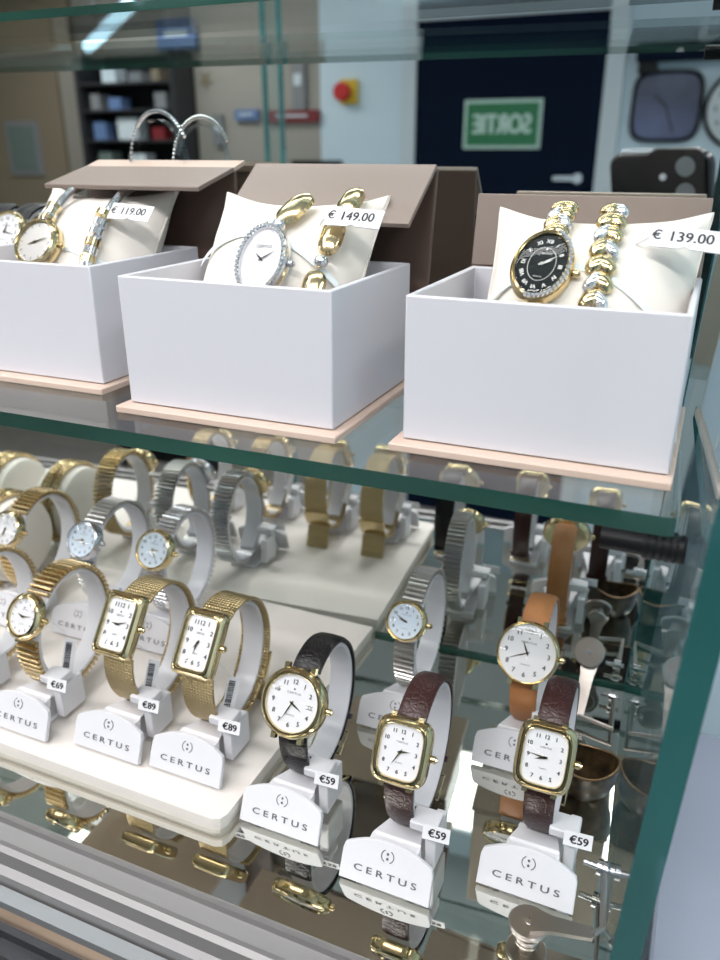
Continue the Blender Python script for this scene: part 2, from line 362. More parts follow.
# display cabinet on the beige wall
t = thing('shelving_unit', real((-30, YB - 1, FLOOR)), 'dark shelving unit with pale boxes and papers against the beige wall', 'shelving')
b = MB(); b.box(-33.2, -26.8, YB - .3, YB - .05, FLOOR, 4.7); part_r(rb(b), 'back_board', 'black', t, 0)
for x in (-33.2, -27.05): b = MB(); b.box(x, x + .25, YB - 2, YB - .3, FLOOR, 4.7); part_r(rb(b), 'side_board', 'dark_panel', t, 0)
for z in (3.2, 1.9, .4, -1.2, -3.5): b = MB(); b.box(-32.9, -27.1, YB - 2, YB - .3, z, z + .12); part_r(rb(b), 'shelf', 'dark_panel', t, 0)
k = 0
for z, items in ((3.32, [(-31.2, .9, .7, 'white_trim'), (-29.5, .8, .5, 'grey'), (-28.2, .5, .6, 'board')]), (2.02, [(-32.3, .6, .8, 'grey'), (-31, .8, .6, 'blue_print'), (-28.0, .7, .8, 'grey')]),
                 (.52, [(-30.3, 1.3, 1.1, 'white_trim'), (-32.2, .8, .9, 'blue_print'), (-28.3, .8, .6, 'darkred')]), (-1.08, [(-32, .9, 1.0, 'board2'), (-29.8, 1.0, .9, 'white_trim'), (-28.1, .7, .5, 'grey')])):
    for x, wd, h, m in items:
        nmz = {'white_trim': 'white', 'grey': 'grey', 'board': 'beige', 'blue_print': 'blue', 'darkred': 'dark red', 'board2': 'green'}[m]
        lvl = {3.32: 'top', 2.02: 'second', .52: 'third', -1.08: 'fourth'}[z]
        b = MB(); b.box(x - wd / 2, x + wd / 2, YB - 1.6, YB - .7, z + .005, z + h)
        o = rb(b).build('storage_box', m, sharp=0)
        side = 'left' if x < -31.5 else ('middle' if x < -29 else 'right')
        tag(o, f'small {nmz} box on the {lvl} shelf of the dark shelving unit, towards its {side}', 'box', 'boxes on the dark shelving unit')
t = thing('notice_board', real((-39.5, YB - .3, -2)), 'tall brown board with a framed greenish print, on the beige shop wall', 'board')
b = MB(); b.box(-44, -36, YB - .3, YB - .05, -8, 4.2); part_r(rb(b), 'panel', 'board', t, 0)
b = MB(); b.box(-40.3, -37.8, YB - .45, YB - .3, -1.4, 1.6); part_r(rb(b), 'frame', 'grey', t, 0)
b = MB(); b.box(-40.0, -38.1, YB - .5, YB - .45, -1.1, 1.3); part_r(rb(b), 'print', 'board2', t, 0)
t = thing('brown_panel', real((-40, YB - .3, 6)), 'tall brown cupboard door leaning over the notice board', 'cupboard')
b = MB(); b.box(-46, -34.5, YB - .4, YB - .05, 5, 9.5); part_r(rb(b), 'panel', 'board', t, 0)
for (x, z, wx, wz, m, nme, lab, cat) in ((-26.1, 3.4, .35, .45, 'board', 'wall_sticker', 'small brown star-shaped sticker on the beige wall', 'sticker'),
        (-25.4, 1.0, .3, .75, 'grey', 'intercom', 'slim grey intercom handset on the beige wall', 'intercom'),
        (-23.6, 1.7, .7, .25, 'blue_print', 'paper_notice', 'blue and white paper strip on the beige wall', 'notice'),
        (-20.9, 1.6, 1.5, .28, 'darkred', 'wall_strip', 'dark red strip fixed to the beige wall', 'strip'),
        (-19.6, -1.2, 1.4, .7, 'black', 'printer', 'black printer standing low in the shop', 'printer'),
        (-20.5, 3.2, .35, 1.3, 'grey', 'wall_bracket', 'thin grey bracket on the beige wall near the glass', 'bracket'),
        (-27.6, 5.6, 1.2, .7, 'blue_print', 'poster', 'blue and white poster high on the beige wall', 'poster')):
    t = thing(nme, real((x, YB - .3, z)), lab, cat)
    b = MB()
    if nme == 'wall_sticker':
        pts = [((1 if i % 2 else .45) * .45 * math.sin(i * math.pi / 5), (1 if i % 2 else .45) * .5 * math.cos(i * math.pi / 5)) for i in range(10)]
        b.loft([[(p, q, 0) for p, q in pts], [(p, q, .05) for p, q in pts]], X=T(x, YB - .02, z) @ STAND)
    else:
        b.box(x - wx, x + wx, YB - .3, YB - .02, z - wz, z + wz)
    part_r(rb(b), 'body', m, t, 0)
    b = MB(); b.box(x - wx * .6, x + wx * .6, YB - .36, YB - .3, z - wz * .15, z + wz * .25)
    if nme != 'wall_sticker': part_r(rb(b), 'panel', 'white_trim' if m != 'black' else 'grey', t, 0)
# glass partition
b = MB(); b.box(-11.28, -10.83, 20.0, 20.05, FLOOR, 6.4, mi=0); b.box(-11.34, -11.26, 19.96, 20.1, FLOOR, 6.4, mi=1); b.box(-10.87, -10.79, 19.96, 20.1, FLOOR, 6.4, mi=1)
o = rb(b).build('glass_screen', ['side_pane', 'edge_side'], sharp=0); tag(o, 'tall clear glass screen with green edges standing in the shop', 'glass screen')
# hanging tube and ceiling panels
a_, b_ = Vector((-32.0, 38, 5.02)), Vector((-25.5, 33.3, 5.9))
t = thing('tube_lamp', real((a_ + b_) / 2), 'bluish white tube lamp hanging below the shop ceiling', 'lamp')
b = MB(); b.tube([a_, b_], .3); part_r(rb(b), 'tube', 'tube', t)
b = MB(); b.tube([a_ + Vector((.2, 0, .45)), b_ + Vector((.2, 0, .45))], .12); part_r(rb(b), 'housing', 'grey', t)
for q in (.15, .85):
    p = a_.lerp(b_, q); b = MB(); b.tube([p + Vector((.2, 0, .4)), Vector((p.x + .2, p.y, CEIL + .5))], .04, 6); part_r(rb(b), 'suspension_cord', 'grey', t)
names = ['long LED ceiling strip behind the customer, parallel to the case', 'LED ceiling strip over the left of the shop', 'LED ceiling strip over the right of the shop', 'LED ceiling strip near the shelving unit', 'LED ceiling strip near the navy door', 'narrow LED ceiling strip right above the display case', 'short LED ceiling strip left of the customer']
for (x, y, a, bb, pw), lab in zip(PANELS, names):
    t = thing('ceiling_light', (x, y, CEIL - .1), lab, 'ceiling light', 'LED ceiling lights')
    b = MB(); b.box(-a / 2 - .15, a / 2 + .15, -bb / 2 - .15, bb / 2 + .15, -.2, .58); b.build('frame', 'white_trim', t, 0)
    b = MB(); b.box(-a / 2, a / 2, -bb / 2, bb / 2, -.28, -.2); b.build('diffuser', 'led', t, 0)

# phone taking the photograph, held at the lens
cm = Matrix.Rotation(YAW, 4, 'Z') @ Matrix.Rotation(R(90) - PITCH, 4, 'X')
t = bpy.data.objects.new('smartphone', None); C.objects.link(t); t.matrix_world = cm; t.empty_display_size = .01
tag(t, 'black smartphone with a twin-lens camera bump, seen mirrored beside the shop clocks', 'phone')
def rr2(a, bb, r, n=6):
    o_ = []
    for cx_, cy_, q0 in ((a - r, bb - r, 0), (-a + r, bb - r, 90), (-a + r, -bb + r, 180), (a - r, -bb + r, 270)):
        for i in range(n + 1):
            q = R(q0 + 90 * i / n); o_.append((cx_ + r * math.cos(q), cy_ + r * math.sin(q)))
    return o_
# camera frame: x right, y up, looking along -z ; phone body behind the lens
PX, PY = -.26, -.76
def pz(z): return z
b = MB(); o_ = rr2(.47, .95, .13)
b.loft([[(x * .97 + PX, y * .985 + PY, .11) for x, y in o_], [(x + PX, y + PY, .13) for x, y in o_], [(x + PX, y + PY, .20) for x, y in o_], [(x * .97 + PX, y * .985 + PY, .22) for x, y in o_]]); b.build('case', 'phone', t)
b = MB(); o_ = rr2(.25, .27, .08)
b.loft([[(x - .09, y - .03 , .07) for x, y in o_], [(x - .09, y - .03, .115) for x, y in o_]]); bump = b.build('camera_bump', 'phone', t)
for (x, y) in ((.0, .09), (.0, -.14)):
    b = MB(); b.loft([[(x + .085 * math.cos(q), y + .085 * math.sin(q), z) for q in [i * math.pi / 12 for i in range(24)]] for z in (.075, .06)]); b.build('lens', 'grey', bump)
b = MB(); b.cyl(.03, .055, .072, X=T(-.2, 0, 0)); b.build('flash', 'paper', bump)
b = MB(); b.tube([(PX - .36, PY + .952, .165), (PX + .36, PY + .952, .165)], .03); b.build('side_rail', 'steel', t)

# ================================================================ WATCHES AND STANDS
RC_Y, RC_Z, RA, RB_, TILT = .43, .395, .25, .30, R(13)
def ringpt(t, off=0.0):
    t = R(t); y = -(RA + off) * math.cos(t); z = (RB_ + off) * math.sin(t)
    ny, nz = -math.cos(t) / RA, math.sin(t) / RB_; l = math.hypot(ny, nz); ny /= l; nz /= l
    c, s = math.cos(-TILT), math.sin(-TILT)      # lean backwards
    y, z = y * c - z * s, y * s + z * c; ny, nz = ny * c - nz * s, ny * s + nz * c
    return Vector((0, RC_Y + y, RC_Z + z)), Vector((0, ny, nz))
T0 = 20
def strap_samples(t0, t1, n, off):
    P, N = [], []
    for i in range(n + 1):
        p, q = ringpt(t0 + (t1 - t0) * i / n, off); P.append(p); N.append(q)
    return P, N

def make_stand():
    t = thing('watch_stand', (0, 0, 0), 'x', 'watch stand')
    # front plate
    prof = [(-.192, 0), (.192, 0), (.190, .12), (.183, .145)] + [(x, .145 + .052 * (1 - (x / .183) ** 2)) for x in [.165 - .33 * i / 12 for i in range(13)]] + [(-.183, .145), (-.190, .12)]
    X = T(0, 0, .022) @ RX(R(90 - 22))
    b = MB(); b.loft([[(x, z, -.022) for x, z in prof], [(x, z, -.003) for x, z in prof], [(x * .985, z * .985 + .001, 0.0) for x, z in prof]], X=X)
    pl = b.build('name_plate', 'white_plastic', t)
    b = MB(); put_text(b, 'CERTUS', .038, X @ T(0, .062, .0015), width=.265, sp=1.5, bold=.0009)
    b.build('lettering', 'grey_ink', pl, 0)
    b = MB()
    for s_ in (-1, 1):
        pts = [(s_ * .026 * math.cos(q), .142 + .026 * math.sin(q)) for q in [R(-62 + 124 * i / 12) for i in range(13)]]
        b.tube([X @ Vector((x, y, .0012)) for x, y in pts], .0018, 6)
    for dy in (.010, -.010): b.cyl(.0052, .0005, .0025, 12, X=X @ T(0, .142 + dy, 0))
    b.build('emblem', 'grey_ink', pl)
    # foot and neck
    b = MB(); b.box(-.10, .10, .02, .38, 0, .025); b.build('foot', 'white_plastic', t, bevel=.008)
    b = MB()
    b.loft([[(-.13, .02, .02), (.13, .02, .02), (.13, .10, .02), (-.13, .10, .02)], [(-.105, .11, .15), (.105, .11, .15), (.105, .16, .15), (-.105, .16, .15)], [(-.05, .36, .09), (.05, .36, .09), (.05, .40, .09), (-.05, .40, .09)]])
    b.build('neck', 'white_plastic', t, bevel=.008)
    # cuff
    P, N = strap_samples(-78, 262, 48, -.012)
    b = MB(); b.sweep(P, N, lambda i: [(-.055, -.009), (.055, -.009), (.055, .007), (.045, .010), (-.045, .010), (-.055, .007)]); b.build('cuff', 'cuff', t)
    # tag arm
    b = MB(); b.box(.05, .165, .16, .26, .22, .26); b.box(.115, .160, .17, .33, .03, .20); b.build('tag_arm', 'white_plastic', t, bevel=.006)
    return t
def price_card(st, txt):
    X = T(.165, .152, .245) @ RZ(R(4)) @ RX(R(90 - 20))
    b = MB(); b.box(-.055, .055, -.030, .030, -.004, 0, X); c = b.build('price_tag', 'tag_paper', st, 0); c['label'] = 'small white price card reading ' + txt
    if txt:
        b = MB(); put_text(b, txt, .044, X @ T(.004, 0, .0012), bold=.0016); b.build('price_text', 'ink', c, 0)

def outline(a, bb, n, N=64): return rrect(a, bb, n, N)
def head(t, X, a, bb, n, metal='gold', dial='dial', deep=.05, bez=.82, numerals=True, hands=(100, 200), crystals=False, roman=False, crownside=1, ink='ink', nsize=None, date=False, thick=None, logo=True, rim=None, lugs=None, handm=None):
    def rg(s_, z, d=0): return [(x * s_ - (d if x > 0 else -d) * 0, y * s_, z) for x, y in outline(a, bb, n)]
    def off(d, z): return [(x, y, z) for x, y in outline(a - d, bb - d, n)]
    wb = (1 - bez) * min(a, bb)
    b = MB(); b.loft([off(.012, -deep), off(0, -deep + .012), off(0, -.004), off(.004, .004), off(wb * .45, .014), off(wb * .55, .011), off(wb * .9, .015), off(wb, .010), off(wb, -.004)], True, False, X)
    if lugs:
        lw, lh = lugs
        for sx in (-1, 1):
            for sy in (-1, 1):
                b.box(sx * lw - .011, sx * lw + .011, sy * (bb - .02) - .0, sy * (bb + lh), -.032, -.006, X)
    case = b.build('case', metal, t)
    if rim:
        b = MB(); b.loft([off(wb * .5, .0125), off(wb * .62, .0155), off(wb * .86, .0155), off(wb * .95, .0125)], False, False, X); b.build('bezel_inlay', rim, case)
    if crystals:
        b = MB(); ol = outline(a - wb * .45, bb - wb * .45, n, 44)
        for i, (x, y) in enumerate(ol):
            if crystals == 'right' and not (x > -.25 * a and y < .9 * bb): continue
            b.loft([[(x + r_ * math.cos(q), y + r_ * math.sin(q), z) for q in [k * math.pi / 3 for k in range(6)]] for r_, z in ((.0095, .012), (.0085, .020), (.0045, .024))], X=X)
        b.build('crystal_stones', 'stone', case, 0)
    b = MB(); b.loft([off(wb * 1.0, -.003), off(wb * 1.0, .002)], X=X); dl = b.build('dial', dial, t)
    ia, ib = a - wb, bb - wb; ns = nsize or min(ia, ib) * .24
    b = MB(); z = .0032
    if numerals == 'bars':
        for h in range(12):
            q = R(h * 30); r_ = .84; b.box(-.0014, .0014, -ib * .07, ib * .07, z, z + .0008, X @ T(ia * r_ * math.sin(q), ib * r_ * math.cos(q), 0) @ RZ(-q))
    elif numerals:
        rom = ['I', 'II', 'III', 'IV', 'V', 'VI', 'VII', 'VIII', 'IX', 'X', 'XI', 'XII']
        for h in range(1, 13):
            q = R(90 - h * 30); cx_, sy_ = math.cos(q), math.sin(q)
            k = .76 if n < 3 else .76 / (abs(cx_) ** n + abs(sy_) ** n) ** (1 / n)
            if date and h == 3: continue
            Y_ = X @ T(ia * k * cx_, ib * k * sy_, z)
            if roman: Y_ = Y_ @ RZ(q - R(90))
            put_text(b, rom[h - 1] if roman else str(h), ns, Y_, bold=.0007)
    if date: b.box(ia * .55, ia * .82, -.008, -.0065, z, z + .0006, X); b.box(ia * .55, ia * .82, .0065, .008, z, z + .0006, X); put_text(b, '23', ns * .8, X @ T(ia * .69, 0, z))
    if logo: put_text(b, 'CERTUS', ns * .42, X @ T(0, ib * .36, z), width=ia * .55); b.cyl(.004, z, z + .0006, 10, X=X @ T(0, ib * .5, 0)); put_text(b, 'QUARTZ', ns * .3, X @ T(0, -ib * .42, z), width=ia * .35)
    if roman:
        pts = [(x, y) for x, y in outline(ia * .55, ib * .55, 2, 40)]
        b.tube([X @ Vector((x, y, z)) for x, y in pts], .0012, 4, closed=True)
    if b.v: b.build('dial_markings', ink, dl, 0)
    for nmx, an, ln, wd in (('hour_hand', hands[0], .46, .0042), ('minute_hand', hands[1], .74, .0030)):
        b = MB(); L = ln * min(ia, ib)
        b.loft([[(-wd * .6, -.012, zz), (wd * .6, -.012, zz), (wd, L * .3, zz), (0, L, zz), (-wd, L * .3, zz)] for zz in (.006, .0072)], X=X @ RZ(R(-an)) )
        b.cyl(.006, .0045, .0085, 12, X=X); b.build(nmx, handm or ('gold_dark' if ink != 'pale_ink' else 'pale_ink'), dl, 0)
    b = MB(); b.loft([off(wb * .97, .0105), off(wb * 1.25, .0125)], False, True, X); b.build('crystal', 'crystal', t)
    b = MB(); cx_ = crownside * (a + .001)
    b.cyl(.015, 0, .022, 14, X=X @ T(cx_, 0, -deep * .45) @ RY(R(90) * crownside), bev=.003); b.cyl(.008, .02, .027, 10, X=X @ T(cx_, 0, -deep * .45) @ RY(R(90) * crownside)); b.build('crown', metal, t)

def head_matrix(t0=T0, o_=.058):
    p, n = ringpt(t0, o_); up = Vector((1, 0, 0)).cross(n) * -1; x = Vector((1, 0, 0)); up = n.cross(x)
    m = Matrix(((x.x, up.x, n.x, p.x), (x.y, up.y, n.y, p.y), (x.z, up.z, n.z, p.z), (0, 0, 0, 1)))
    return m
HM = head_matrix()
ZL = .13     # watch origin sits this far above its stand's base
def ringwatch(label, loc, kind, a, bb, n, strap, sw, metal='gold', rz=0, t0=T0, **kw):
    t = thing('wristwatch', (loc[0], loc[1], loc[2] + ZL), label, 'watch', rz=rz)
    D = T(0, 0, -ZL)
    head(t, D @ head_matrix(t0), a, bb, n, metal, **kw)
    half = math.degrees((bb + .005) / .305)
    ta, tb = t0 + half - 2, t0 + 360 - half + 2
    if kind == 'leather':
        for nmx, q0, q1 in (('upper_strap', ta, 232), ('lower_strap', 238, tb)):
            P, N = strap_samples(q0, q1, 44, .004)
            def prof(i, nn=44):
                e = min(i, nn - i); k = 1 - .10 * (i / nn if q0 == ta else 1 - i / nn); hw = sw / 2 * k; th = .020 if e > 2 else .012 + .004 * e
                return [(-hw, 0), (hw, 0), (hw, th * .55), (hw * .72, th), (0, th * 1.12), (-hw * .72, th), (-hw, th * .55)]
            b = MB(); b.sweep(P, N, prof, D); s_ = b.build(nmx, strap, t, 50)
            b = MB()
            for sx in (-1, 1):
                for i in range(2, 42):
                    if i % 1 == 0:
                        p, q = P[i] + N[i] * .0145, P[i].lerp(P[i + 1], .6) + N[i] * .0145; o_ = Vector((sx * sw * .40, 0, 0)); b.tube([D @ (p + o_), D @ (q + o_)], .0016, 4)
            b.build('stitching', 'stitch' if strap != 'tan_leather' else 'tan_leather', s_)
        P, N = strap_samples(222, 244, 8, .012); hw = sw / 2 + .008
        b = MB(); b.tube([D @ (p + n_ * .012 + Vector((x, 0, 0))) for p, n_, x in ((P[0], N[0], -hw), (P[0], N[0], hw), (P[8], N[8], hw), (P[8], N[8], -hw))], .006, 8, closed=True)
        b.tube([D @ (P[0] + N[0] * .018), D @ (P[8] + N[8] * .018)], .004, 6); b.build('buckle', metal, t)
        P, N = strap_samples(206, 211, 2, .002); b = MB(); b.sweep(P, N, lambda i: [(-hw + .003, 0), (hw - .003, 0), (hw - .003, .03), (-hw + .003, .03)], D); b.build('keeper', strap, t)
    elif kind == 'mesh':
        P, N = strap_samples(ta, tb, 90, .003)
        b = MB(); b.sweep(P, N, lambda i: [(-sw / 2, 0), (sw / 2, 0), (sw / 2, .011), (sw / 2 - .004, .014), (-sw / 2 + .004, .014), (-sw / 2, .011)], D); b.build('mesh_strap', strap, t, 50)
        P, N = strap_samples(188, 214, 8, .014)
        b = MB(); b.sweep(P, N, lambda i: [(-sw / 2 - .008, 0), (sw / 2 + .008, 0), (sw / 2 + .008, .016), (-sw / 2 - .008, .016)], D); b.build('clasp', metal, t)
        p, n_ = ringpt(216, .03); q = p + Vector((0, .05, -.19))
        b = MB(); b.sweep([p, p.lerp(q, .5), q], [Vector((0, 1, .2)).normalized()] * 3, lambda i: [(-sw / 2, 0), (sw / 2, 0), (sw / 2, .012), (-sw / 2, .012)], D); b.build('strap_tail', strap, t, 50)
    else:   # expansion bracelet
        links = 56; b = MB()
        for i in range(links):
            q = ta + (tb - ta) * (i + .5) / links; p, n_ = ringpt(q, .003); up = n_.cross(Vector((1, 0, 0))); p2, _ = ringpt(q + (tb - ta) / links, .003); ds = (p2 - p).length * .40
            k = 1.0
            X = D @ Matrix(((1, up.x, n_.x, p.x), (0, up.y, n_.y, p.y), (0, up.z, n_.z, p.z), (0, 0, 0, 1)))
            hw = sw / 2 * k
            b.loft([[(x_, -ds, 0), (x_, ds, 0), (x_, ds, .012), (x_, ds * .4, .025), (x_, -ds * .4, .025), (x_, -ds, .012)] for x_ in (-hw, -hw + .006, hw - .006, hw)], X=X)
        b.build('link_bracelet', strap, t, 30)
    return t
M['stone'] = mat('stone', (.85, .86, .88), .06, .85)

# white platform under the front left watches
PZ = -2.66
b = MB()
pl = thing('display_platform', (-1.57, 2.14, MF), 'low white platform carrying the gold watches at the lower left', 'platform')
def slab(z0, z1, inset):
    r = .05; x1, yf, yb, x0 = -inset, inset, 1.655, -7.0
    pts = [(x0, yf), (x1 - r, yf), (x1 - r * .3, yf + r * .3), (x1, yf + r), (x1 + .02, yb), (x0, yb)]
    b = MB(); b.loft([[(x, y, z0) for x, y in pts], [(x, y, z1) for x, y in pts]]); return b
slab(.0, .042, .012).build('lower_board', 'platform', pl, 30)
slab(.044, .08, .0).build('upper_board', 'platform', pl, 30)

protoS = make_stand()
WATCHES = [
 # key, x, y, zbase, watch kwargs..., stand label, tag
 ('w0', -3.30, 2.20, PZ, 'gold link-bracelet watch at the left edge, in front row, only its band loop in view', dict(kind='link', a=.10, bb=.10, n=2, strap='gold_soft', sw=.13, hands=(300, 60)), '€89'),
 ('w1', -2.80, 2.21, PZ, 'round white gold watch on ribbed gold expansion bracelet, leftmost in front row', dict(kind='link', a=.105, bb=.115, n=2, strap='gold_soft', sw=.13, hands=(290, 80), bez=.72, numerals='bars'), '€69'),
 ('w2', -2.29, 2.26, PZ, 'rectangular gold watch on gold mesh strap, between the round gold watch and its rectangular twin', dict(kind='mesh', a=.108, bb=.152, n=9, t0=28, strap='gold_mesh', sw=.165, bez=.68, rim='gold_dark', nsize=.030, hands=(275, 70)), '€89'),
 ('w3', -1.86, 2.28, PZ, 'rectangular gold watch on gold mesh strap at the right end of the white platform', dict(kind='mesh', a=.108, bb=.152, n=9, t0=28, strap='gold_mesh', sw=.165, bez=.68, rim='gold_dark', nsize=.030, hands=(210, 190)), '€89'),
 ('w4', -1.35, 2.235, MF, 'round gold watch with white dial and black leather strap', dict(kind='leather', a=.150, bb=.150, n=2.06, strap='black_leather', sw=.135, hands=(118, 205), date=True, lugs=(.062, .012), bez=.79, rim='gold_dark', nsize=.028), '€59'),
 ('w5', -.825, 2.14, MF, 'cushion-shaped gold watch on dark brown leather strap, in front of the steel bracelet watch', dict(kind='leather', a=.115, bb=.132, n=4.5, strap='brown_leather', sw=.122, hands=(78, 208), lugs=(.056, .012), bez=.73, rim='gold_dark', nsize=.022), '€59'),
 ('w6', -.305, 2.33, MF, 'cushion-shaped gold watch on dark brown leather strap, rightmost watch, in front of the tan one', dict(kind='leather', a=.112, bb=.132, n=4.5, strap='brown_leather', sw=.122, hands=(252, 276), lugs=(.056, .012), bez=.73, rim='gold_dark', nsize=.022), '€59'),
 ('w7', -.515, 2.99, MF, 'round gold-rimmed watch with white dial on plain tan leather strap', dict(kind='leather', a=.145, bb=.147, n=2, strap='tan_leather', sw=.13, hands=(333, 245), bez=.9, lugs=(.06, .01)), ''),
 ('w8', -1.13, 3.02, MF, 'small pale-dial watch on two-tone steel expansion bracelet, behind the dark brown cushion watch', dict(kind='link', a=.105, bb=.105, n=2, strap='steel_soft', sw=.105, hands=(282, 296), dial='dial_blue'), ''),
 ('w9', -3.62, 2.90, PZ, 'gold watch with silvery dial on gold link bracelet, leftmost of the second row', dict(kind='link', a=.115, bb=.115, n=2, strap='gold_soft', sw=.14, hands=(180, 200)), ''),
 ('w10', -3.10, 2.97, PZ, 'pale blue-dial watch on steel bracelet, second row, left of its darker steel neighbour', dict(kind='link', a=.115, bb=.115, n=2, strap='steel_soft', sw=.13, hands=(140, 260), dial='dial_blue', metal='steel'), ''),
 ('w11', -2.65, 3.03, PZ, 'grey-dial watch with gold bezel on steel bracelet, rightmost of the second row', dict(kind='link', a=.12, bb=.12, n=2, strap='steel', sw=.125, hands=(90, 150), dial='dial_blue'), ''),
 ('w12', -3.95, 3.42, -1.0, 'dark strap watch on a clear-white stand at the far left of the glass shelf', dict(kind='leather', a=.13, bb=.13, n=2, strap='black_leather', sw=.14, hands=(60, 200)), ''),
 ('w13', -3.66, 3.30, -1.0, 'black leather strap watch with gold case behind the leftmost gift box', dict(kind='leather', a=.13, bb=.13, n=2, strap='black_leather', sw=.14, hands=(10, 100)), ''),
]
NM = {'w0': 'at the left edge of the picture, front row', 'w1': 'under the round gold expansion-bracelet watch', 'w2': 'under the left of the two rectangular mesh watches', 'w3': 'under the right of the two rectangular mesh watches', 'w4': 'under the black leather strap watch', 'w5': 'under the dark brown watch nearest the centre', 'w6': 'under the rightmost dark brown watch', 'w7': 'under the tan leather strap watch', 'w8': 'under the two-tone expansion-bracelet watch', 'w9': 'under the leftmost gold watch of the second row', 'w10': 'under the pale blue-dial steel watch', 'w11': 'under the grey-dial steel watch', 'w12': 'under the far left shelf watch', 'w13': 'under the black strap watch behind the leftmost box'}
first = True
for key, x, y, z, lab, kw, price in WATCHES:
    kw = dict(kw); kind = kw.pop('kind')
    s_ = protoS if first else copy_tree(protoS)
    if first: first = False
    s_.location = Vector((x, y, z)) * S
    s_['label'] = 'white plastic watch stand lettered CERTUS, ' + NM[key]; s_['group'] = 'white watch stands'
    price_kw = price
    ringwatch(lab, (x, y, z), kind, **kw)
    if price: s_['price'] = price
# the price cards go on last, so that the copies above did not inherit them
for o in [o for o in C.objects if o.get('price')]:
    p = o['price']; del o['price']; price_card(o, p)

# barcode hang tags on the three gold watches
for (x, y, nmx) in ((-2.80, 2.21, 'the round gold expansion-bracelet watch'), (-2.31, 2.23, 'the left rectangular mesh watch'), (-1.882, 2.26, 'the right rectangular mesh watch')):
    t = thing('barcode_tag', (x + .125, y + .30, PZ + .32), 'small white barcode tag hanging beside ' + nmx, 'tag', 'barcode tags')
    X = RZ(R(28)) @ RY(R(14)) @ RX(R(90))
    b = MB(); b.box(-.028, .028, -.10, .09, -.002, .002, X); c_ = b.build('card', 'tag_paper', t, 0)
    b = MB(); yy = -.085
    while yy < .07:
        h = random.choice((.002, .004, .006)); b.box(-.021, .008, yy, yy + h, .0022, .0032, X); yy += h + random.choice((.002, .004))
    b.build('barcode', 'ink', c_, 0)
    b = MB(); b.tube([X @ Vector((0, .088, 0)), Vector((-.03, .0, .14)), Vector((-.05, -.02, .18))], .002, 5); b.build('string', 'tag_paper', t)

# round cushions with bracelets behind the second row
for (x, y, lab) in ((-4.02, 3.42, 'white round cushion behind the leftmost gold watch'), (-4.55, 3.42, 'white round cushion furthest left, mostly out of view')):
    t = thing('round_cushion', (x, y, PZ), lab, 'cushion')
    rs = []
    for px_, rr_ in ((-.14, .24), (-.12, .275), (-.05, .285), (.05, .285), (.12, .275), (.14, .24)):
        rs.append([(px_, rr_ * math.cos(q), .29 + rr_ * math.sin(q)) for q in [i * math.pi / 24 for i in range(48)]])
    b = MB(); b.loft(rs); b.build('body', 'cushion', t, 30)
    b = MB(); b.box(-.08, .08, -.15, .15, 0, .03); b.build('foot', 'white_plastic', t)
    w_ = thing('bracelet', (x, y, PZ + .03), 'chunky gold bracelet around the ' + lab, 'bracelet')
    b = MB()
    for i in range(44):
        q = R(-40 + 300 * i / 43); c_ = Vector((0, .30 * math.cos(q), .26 + .30 * math.sin(q)))
        for dx in (-.045, 0, .045):
            X = T(c_.x + dx, c_.y, c_.z) @ RX(q) @ RZ(R(25 if dx == 0 else -25))
            b.loft([[(-.02, 0, -.018), (.02, 0, -.018), (.02, 0, .018), (-.02, 0, .018)], [(-.016, .018, -.014), (.016, .018, -.014), (.016, .018, .014), (-.016, .018, .014)]], X=X)
    b.build('links', 'gold_soft', w_, 30)

